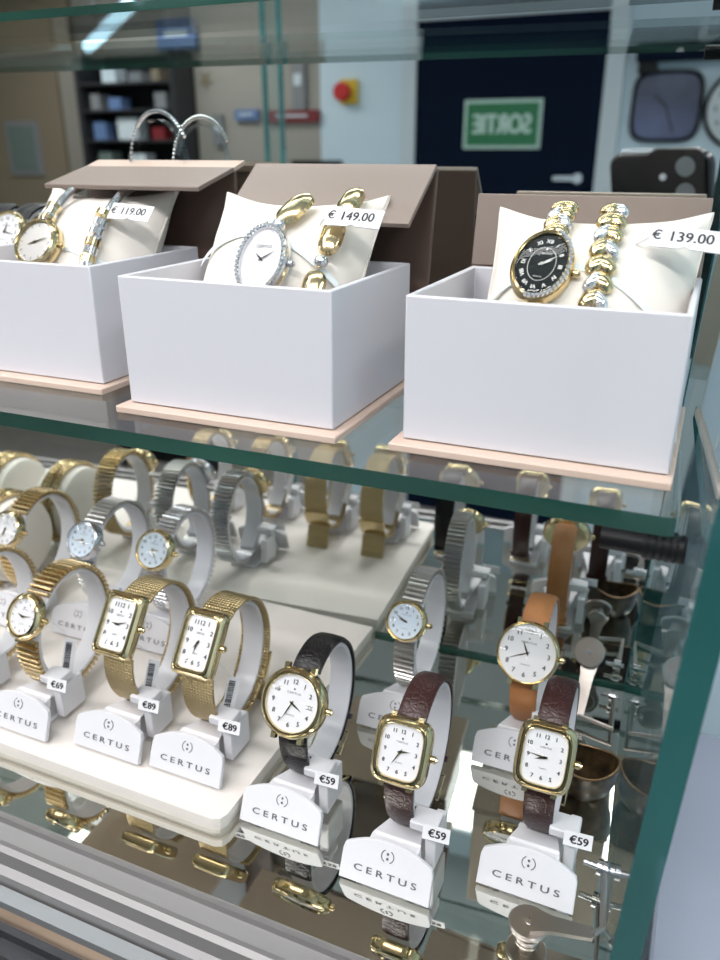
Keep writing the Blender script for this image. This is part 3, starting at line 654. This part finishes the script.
# ================================================================ GIFT BOXES
def gift_box(loc, rz, W, D, H, label, lid, **kw):
    """lid: ((y_top,z_top),(y_front,z_front),(x0t,x1t,x0f,x1f)) in world units relative to box origin"""
    t = thing('gift_box', loc, label, 'gift box', 'white watch gift boxes', rz=rz)
    B = .03; th = .022; mg = kw.get('mg', .05); mr = kw.get('mr', .05)
    b = MB(); b.box(-W / 2 - mg, W / 2 + mr, -.06, D + .02, 0, B, mi=0)
    o = b.build('base_board', 'rose', t, bevel=.006); o['label'] = 'rose base board under the white tray'
    b = MB(); b.box(-W / 2 - mg + .01, W / 2 + mr - .01, -.05, D + .01, -.0, -.003); b = MB()
    z0 = B + .003; o_ = [(-W / 2, 0), (W / 2, 0), (W / 2, D), (-W / 2, D)]; i_ = [(-W / 2 + th, th), (W / 2 - th, th), (W / 2 - th, D - th), (-W / 2 + th, D - th)]
    rings = [[(x, y, z0) for x, y in o_], [(x, y, z0 + H) for x, y in o_], [(x, y, z0 + H) for x, y in i_], [(x, y, z0 + .03) for x, y in i_]]
    b.loft(rings, True, True); tr = b.build('tray', 'tray', t, bevel=.006); tr['label'] = 'glossy white open tray'
    # back panel: shade under the flap is put into a darker board colour
    bt, ft, xs = lid
    x0, x1 = xs[0], xs[1]
    b = MB(); b.loft([[(x0, D + .03, 0), (x1, D + .03, 0), (x1, D + .055, 0), (x0, D + .055, 0)], [(x0, bt[0], bt[1]), (x1, bt[0], bt[1]), (x1, bt[0] + .025, bt[1]), (x0, bt[0] + .025, bt[1])]])
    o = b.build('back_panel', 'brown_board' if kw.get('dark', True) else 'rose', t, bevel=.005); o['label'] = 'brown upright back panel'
    # folded flap
    n = Vector((0, -(bt[1] - ft[1]), bt[0] - ft[0])).normalized() * .022
    p = [(xs[2], ft[0], ft[1]), (xs[3], ft[0], ft[1]), (x1, bt[0], bt[1]), (x0, bt[0], bt[1])]
    b = MB(); v = [Vector(q) for q in p] + [Vector(q) + n for q in p]
    b.add(v, [(0, 1, 2, 3), (7, 6, 5, 4), (0, 4, 5, 1), (1, 5, 6, 2), (2, 6, 7, 3), (3, 7, 4, 0)])
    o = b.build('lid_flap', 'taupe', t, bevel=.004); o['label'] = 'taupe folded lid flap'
    if kw.get('rim'):  # rose strip running on behind the flap
        q0, q1 = Vector((0, bt[0], bt[1])), Vector((0, bt[0] + .10, bt[1] + .03))
        b = MB(); v = [(x0, q0.y, q0.z), (x1, q0.y, q0.z), (x1, q1.y, q1.z), (x0, q1.y, q1.z)]; v = v + [(x, y, z + .02) for x, y, z in v]
        b.add(v, [(0, 3, 2, 1), (4, 5, 6, 7), (0, 1, 5, 4), (1, 2, 6, 5), (2, 3, 7, 6), (3, 0, 4, 7)]); o = b.build('lid_spine', 'rose', t); o['label'] = 'rose spine strip along the flap'
    return t
def cushion(loc, rz, label):
    t = thing('cushion', loc, label, 'cushion', 'cream pillows in the gift boxes', rz=rz)
    b = MB(); N = 36; W, H, TT = .395, .44, .235
    def P(u, v, s_):
        x = W * u * (1 - .08 * (1 - v * v)); q = H * v * (1 - .17 * (1 - u * u))
        f = max(0, (1 - abs(u) ** 2.4)) ** .7 * max(0, (1 - abs(v) ** 2.2)) ** .7
        wr = .006 * math.sin(9 * u + 6 * v) * abs(u) ** 2 + .005 * math.sin(17 * v * u + 2)
        r = s_ * (TT * f + .012) + wr * f
        return (x, q, r)
    for s_ in (1, -1):
        v = [P(2 * i / N - 1, 2 * j / N - 1, s_) for j in range(N + 1) for i in range(N + 1)]
        f = [(j * (N + 1) + i, j * (N + 1) + i + 1, (j + 1) * (N + 1) + i + 1, (j + 1) * (N + 1) + i) for j in range(N) for i in range(N)]
        b.add(v, f, PILX)
    # close rim
    e = [(-1 + 2 * i / N, -1) for i in range(N)] + [(1, -1 + 2 * i / N) for i in range(N)] + [(1 - 2 * i / N, 1) for i in range(N)] + [(-1, 1 - 2 * i / N) for i in range(N)]
    b.loft([[P(u, v, -1) for u, v in e], [P(u, v, 1) for u, v in e]], False, False, PILX)
    b.build('body', 'cushion', t, 60)
    b = MB(); b.tube([PILX @ Vector((P(u, v, 0))) for u, v in e], .008, 6, closed=True); b.build('piping', 'seam', t)
    return t
# pillow frame: x across, y up the pillow, z outwards (towards the customer)
LEAN = R(35)
PILX = T(0, .48, .46) @ RX(R(90) - LEAN)
def pr(p, q, lift=0.0):
    u, v = p / .395, q / .44
    f = max(0, (1 - abs(u) ** 2.4)) ** .7 * max(0, (1 - abs(v) ** 2.2)) ** .7
    return Vector((p, q, .235 * f + .014 + lift))
def pil_frame(p, q, lift, dq=.02):
    a_, b2 = pr(p, q - dq, lift), pr(p, q + dq, lift); up = (b2 - a_).normalized(); n = Vector((1, 0, 0)).cross(up).normalized(); c_ = pr(p, q, lift)
    return PILX @ Matrix(((1, up.x, n.x, c_.x), (0, up.y, n.y, c_.y), (0, up.z, n.z, c_.z), (0, 0, 0, 1)))
def pil_path(p, q0, q1, n, lift, slope=0.0):
    return [pil_frame(p + slope * (q0 + (q1 - q0) * i / n), q0 + (q1 - q0) * i / n, lift) for i in range(n + 1)]

def ribbon(t, label_ignore=None): pass
def elastic(parent, p0, p1, q0, q1, bow):
    rings = []
    for i in range(31):
        k = i / 30; p = p0 + (p1 - p0) * k; q = q0 + (q1 - q0) * k + bow * math.sin(math.pi * k)
        a_ = pr(p, q + .014, .002); c_ = pr(p, q - .014, .002); rings.append([a_, c_, c_ + Vector((0, 0, .003)), a_ + Vector((0, 0, .003))])
    b = MB(); b.loft(rings, X=PILX); b.build('elastic_band', 'ribbon', parent)

def shape(mb, X, ol, zs):
    mb.loft([[(x * s_, y * s_, z) for x, y in ol] for s_, z in zs], X=X)
def link_dome(mb, X, a, bb, h): shape(mb, X, outline(a, bb, 2.6, 20), [(.8, 0), (1, h * .25), (.92, h * .7), (.6, h), (.2, h * 1.05)])
def bead(mb, X, r): 
    rings = []
    for k in range(9):
        q = math.pi * (k + .5) / 9; rings.append([(r * math.sin(q) * math.cos(2 * math.pi * i / 14), r * math.cos(q), r + r * math.sin(q) * math.sin(2 * math.pi * i / 14)) for i in range(14)])
    mb.loft(rings, X=X)
def price_slip(loc, rz, p, q, txt, label, rot=8):
    t = thing('price_slip', loc, label, 'price tag', 'price slips on the pillows', rz=rz)
    X = PILX @ T(p, q, .24) @ RX(R(-8)) @ RZ(R(rot))
    b = MB(); v = [(-.12, -.045), (-.02, -.045), (.0, -.036), (.02, -.045), (.12, -.050), (.12, .036), (-.12, .045)]
    b.loft([[(x, y, -.002) for x, y in v], [(x, y, .002) for x, y in v]], X=X); c_ = b.build('slip', 'tag_paper', t, 0)
    b = MB(); put_text(b, '€', .052, X @ T(-.098, .004, .003), bold=.0008); put_text(b, txt, .056, X @ T(.018, .001, .003), width=.135, bold=.0012); b.build('price_text', 'ink', c_, 0)
    b = MB(); b.tube([X @ Vector((-.11, 0, 0)), X @ Vector((-.15, -.01, -.03)), X @ Vector((-.17, -.0, -.06))], .003, 5); b.build('loop', 'tag_paper', t)

BX = {}
# box 1 (left)
L1 = (-2.92, 2.72, -1.0); L2 = (-1.672, 2.55, -1.0); L3 = (-.482, 2.572, -1.0)
P1 = (-2.89, 2.775, -1.0); P2 = (-1.685, 2.575, -1.0); P3 = (-.42, 2.60, -1.035)
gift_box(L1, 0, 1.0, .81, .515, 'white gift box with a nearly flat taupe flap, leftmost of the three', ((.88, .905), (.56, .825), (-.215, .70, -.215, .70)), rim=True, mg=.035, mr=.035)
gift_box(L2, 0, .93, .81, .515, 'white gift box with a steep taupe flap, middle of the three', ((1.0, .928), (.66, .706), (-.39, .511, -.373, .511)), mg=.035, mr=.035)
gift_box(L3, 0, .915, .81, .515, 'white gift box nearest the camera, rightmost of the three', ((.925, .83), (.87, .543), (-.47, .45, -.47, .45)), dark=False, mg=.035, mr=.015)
c1 = cushion(P1, 0, 'cream pillow in the leftmost gift box'); c2 = cushion(P2, 0, 'cream pillow in the middle gift box'); c3 = cushion(P3, 0, 'cream pillow in the rightmost gift box')
elastic(c2, -.33, .33, .02, -.04, .12); elastic(c3, -.33, .33, -.02, -.12, .14); elastic(c1, -.33, .33, -.05, -.10, .05)

# --- watch 1 and bracelet 1: silver snake chain with beads
def snake(t, p, q0, q1, name='snake_chain'):
    fr = pil_path(p, q0, q1, 30, .016); b = MB(); b.tube([m.translation for m in fr], .022, 10); return b.build(name, 'steel', t)
w_ = thing('wristwatch', P1, 'round gold watch with faceted silver dial and beaded strap, on the leftmost pillow', 'watch')
head(w_, pil_frame(-.07, -.04, .055), .125, .125, 2, 'gold', dial='steel_soft', numerals='bars', hands=(250, 70), logo=False, bez=.8)
snake(w_, -.07, .06, .40); snake(w_, -.07, -.16, -.42)
b = MB()
for q, m_, r_ in ((.135, 0, .036), (.17, 0, .030), (.20, 0, .036)):
    X = pil_frame(-.07, q - .04, .012); b.tube([X @ Vector((0, -.012, .02)), X @ Vector((0, .012, .02))], r_, 14)
b.build('gold_beads', 'gold', w_)
b = MB()
for q in (.115, .153, .187):
    X = pil_frame(-.07, q - .04, .012); b.tube([X @ Vector((0, -.006, .02)), X @ Vector((0, .006, .02))], .033, 14)
b.build('silver_beads', 'stone', w_)
w_ = thing('bracelet', P1, 'silver cord bracelet with gold and silver beads, on the leftmost pillow', 'bracelet')
snake(w_, .21, -.35, .40)
for nmx, m_, qs in (('gold_beads', 'gold', (.15, .0, -.08, -.14)), ('silver_beads', 'stone', (.10, .055, -.04, -.11, -.18))):
    b = MB()
    for q in qs:
        X = pil_frame(.21, q, .012); b.tube([X @ Vector((0, -.016, .02)), X @ Vector((0, .016, .02))], .037 if m_ == 'gold' else .034, 14)
    b.build(nmx, m_, w_)
# --- watch 2 and bracelet 2
w_ = thing('wristwatch', P2, 'oval white-dial watch with crystal-set bezel and gold links, on the middle pillow', 'watch')
head(w_, pil_frame(.06, -.03, .05), .108, .150, 2, 'steel', numerals=False, hands=(310, 55), handm='ink', crystals=True, logo=False, bez=.80)
b = MB(); put_text(b, 'CERTUS', .018, pil_frame(.06, -.03, .05) @ T(0, .055, .0035), width=.07); b.build('dial_lettering', 'ink', w_, 0)
for X_ in (pil_frame(.10, .235, .004) @ RZ(R(-18)), pil_frame(.05, -.33, .004)): b = MB(); link_dome(b, X_, .055, .098, .04); b.build('gold_link', 'gold', w_)
for p, q in ((.045, .125), (.075, .135), (.05, -.23)): b = MB(); bead(b, pil_frame(p, q, .0), .028); b.build('silver_bead', 'steel', w_)
w_ = thing('bracelet', P2, 'gold oval-link bracelet with silver ball beads, on the middle pillow', 'bracelet')
for q in (.33, .14, -.10, -.33): b = MB(); link_dome(b, pil_frame(.275 + .06 * (q - .1), q, .004), .05, .088, .045); b.build('gold_link', 'gold', w_)
for q in (.25, .02, -.215): b = MB(); bead(b, pil_frame(.275 + .06 * (q - .1), q, .0), .03); b.build('silver_bead', 'steel', w_)
# --- watch 3 and bracelet 3
w_ = thing('wristwatch', P3, 'oval black-dial roman-numeral watch with crystal bezel, on the rightmost pillow', 'watch', rz=0)
head(w_, pil_frame(-.125, .05, .055) @ RZ(R(-8)), .108, .140, 2, 'gold', dial='dial_black', hands=(60, 50), crystals='right', roman=True, ink='pale_ink', logo=True, bez=.80)
def braid(t, p, q0, q1, n, a=.03):
    for i in range(n):
        q = q0 + (q1 - q0) * (i + .5) / n
        for sx in (-1, 1):
            silver = (i % 3 == 1 and sx > 0) or (i % 3 == 2 and sx < 0); k = .8 if silver else 1.0
            X = pil_frame(p + sx * .016, q, .006) @ RZ(R(34 * sx)) @ RY(R(14 * sx)); b = MB()
            b.loft([[(x * s_, y * s_, z) for x, y in outline(a * k, .046, 2.0, 16)] for s_, z in ((.8, -.006), (1, .006), (.92, .018), (.6, .028), (.2, .031))], X=X)
            b.build('crystal_link' if silver else 'gold_link', 'stone' if silver else 'gold', t)
braid(w_, -.115, .19, .39, 4); braid(w_, -.125, -.36, -.09, 4)
w_ = thing('bracelet', P3, 'braided gold bracelet with crystal segments, on the rightmost pillow', 'bracelet')
braid(w_, .07, -.36, .38, 11, .032)
price_slip(P1, 0, .37, .17, '119.00', 'white price slip reading 119.00 on the leftmost pillow', -2)
price_slip(P2, 0, .38, .20, '149.00', 'white price slip reading 149.00 on the middle pillow', -2)
price_slip(P3, 0, .33, .20, '139.00', 'white price slip reading 139.00 on the rightmost pillow', -4)

# ================================================================ SMALL HARDWARE
# shelf clamps
for (x, y, z, L, r_, lab) in ((-.19, 2.35, -1.115, .25, .047, 'black ribbed round clamp under the right end of the boxes shelf'), (-.13, 3.35, .475, .17, .04, 'black clamp under the right end of the topmost glass shelf')):
    t = thing('shelf_clamp', (x, y, z), lab, 'clamp')
    b = MB(); b.tube([(0, 0, 0), (L * .55, 0, 0)], r_ * .8, 20); b.build('core', 'black', t)
    b = MB(); rs = []; n = 24
    for k in range(13):
        xx = L * .5 + L * .5 * k / 12; rr_ = r_ * (1.0 if k % 2 else .9); rs.append([(xx, rr_ * math.cos(2 * math.pi * i / n), rr_ * math.sin(2 * math.pi * i / n)) for i in range(n)])
    b.loft(rs); b.build('ribbed_grip', 'black', t, 20)
# brackets
def bracket(name, pts, knob, bar, lab, kn):
    t = thing(name, knob, lab, 'bracket'); K = Vector(knob)
    b = MB(); b.cyl(.05, 0, .018, X=kn, bev=.004); b.cyl(.035, .018, .06, X=kn); b.cyl(.078, .06, .082, X=kn, bev=.006); b.build('knob', 'metal', t)
    b = MB(); b.cyl(.014, .082, .086, 12, X=kn); b.build('screw', 'steel', t)
    P = [Vector(p) - K for p in pts]; rings = []
    b = MB(); dv = (P[1] - P[0]).normalized(); sd = dv.cross(Vector((0, 0, 1))).normalized(); un = sd.cross(dv)
    b.loft([[p + sd * wv + un * hv for wv, hv in ((-wd, -.009), (wd, -.009), (wd, .009), (-wd, .009))] for p, wd in ((P[0], .055), (P[0].lerp(P[1], .35), .034), (P[1], .024))])
    b.tube(P[1:], .012, 10); b.build('arm', 'metal', t)
    b = MB(); B0, B1 = Vector(bar[0]) - K, Vector(bar[1]) - K; b.tube([B0, B1], .012, 10)
    for k in (.45, .62): p = B0.lerp(B1, k); b.tube([p, p + (B1 - B0).normalized() * .018], .032, 14)
    b.build('cross_bar', 'steel', t)
    return t
bracket('metal_bracket', [(-.25, 2.19, -2.65), (-.03, 2.22, -2.65), (.0, 2.26, -2.65), (-.028, 2.53, -2.65)], (-.255, 2.19, MF), ((-.11, 2.54, -2.65), (.012, 2.53, -2.65)), 'polished metal bracket on the mirrored floor at the lower right corner', Matrix.Identity(4))
bracket('metal_bracket', [(-.27, 3.70, -2.44), (-.28, 3.50, -2.69), (-.11, 3.46, -2.69), (-.13, 3.72, -2.70)], (-.28, 3.72, -2.44), ((-.20, 3.74, -2.70), (-.10, 3.74, -2.70)), 'upright metal bracket in the rear right corner behind the tan strap watch', RX(R(60)))
# tortoise cuff
t = thing('cuff_bangle', (-.175, 3.03, MF), 'dark tortoiseshell cuff bangle with bronze rim, on the mirrored floor behind the rightmost watch', 'bangle')
def cu(a, bb, z, k=.0):
    o_ = []
    for i in range(48):
        q = 2 * math.pi * i / 48; x, y = a * math.cos(q), bb * math.sin(q); x -= max(0, -math.cos(q)) ** 6 * .045; o_.append((x, y, z + k * math.cos(2 * q)))
    return o_
b = MB(); b.loft([cu(.075, .07, .0), cu(.11, .09, .04), cu(.132, .108, .10, .008), cu(.140, .118, .18, .018), cu(.130, .108, .18, .018), cu(.122, .098, .10, .008), cu(.088, .078, .05), cu(.065, .06, .012)]); b.build('shell', 'tortoise', t, 60)
b = MB(); b.tube(cu(.135, .113, .184, .018), .005, 6, closed=True); b.build('rim', 'bronze', t)
# acrylic arch with crystal bracelet on the leftmost lid
ax, ay, az = -2.70, 3.66, -.09
t = thing('acrylic_arch', (ax, ay, az), 'clear acrylic arch standing on the flap of the leftmost gift box', 'display stand')
def arch(r, h, n=24): return [(-r * math.cos(math.pi * i / n), 0, h * math.sin(math.pi * i / n)) for i in range(n + 1)]
b = MB(); P = arch(.17, .24); b.loft([[(x, -.03, z), (x, .03, z), (x * .96, .03, z * .97), (x * .96, -.03, z * .97)] for x, y, z in P]); b.build('arch', 'acrylic', t)
t = thing('bracelet', (ax, ay, az + .05), 'sparkling silver crystal bracelet draped over the clear acrylic arch', 'bracelet')
b = MB()
for i in range(34):
    q = R(35 + 150 * i / 33); r1, r2 = (.19, .275)
    x, z = (r1 * -math.cos(q), r2 * math.sin(q) - .05) if q > 0 else (0, 0)
    s_ = .013 if i < 22 else .009
    b.loft([[(k_ * math.cos(w2), k_ * math.sin(w2), zz) for w2 in [j * math.pi / 3 for j in range(6)]] for k_, zz in ((s_ * .5, -s_), (s_, 0), (s_ * .5, s_))], X=T(-x, 0, z) @ RX(R(90)))
b.build('stones', 'stone', t, 0)
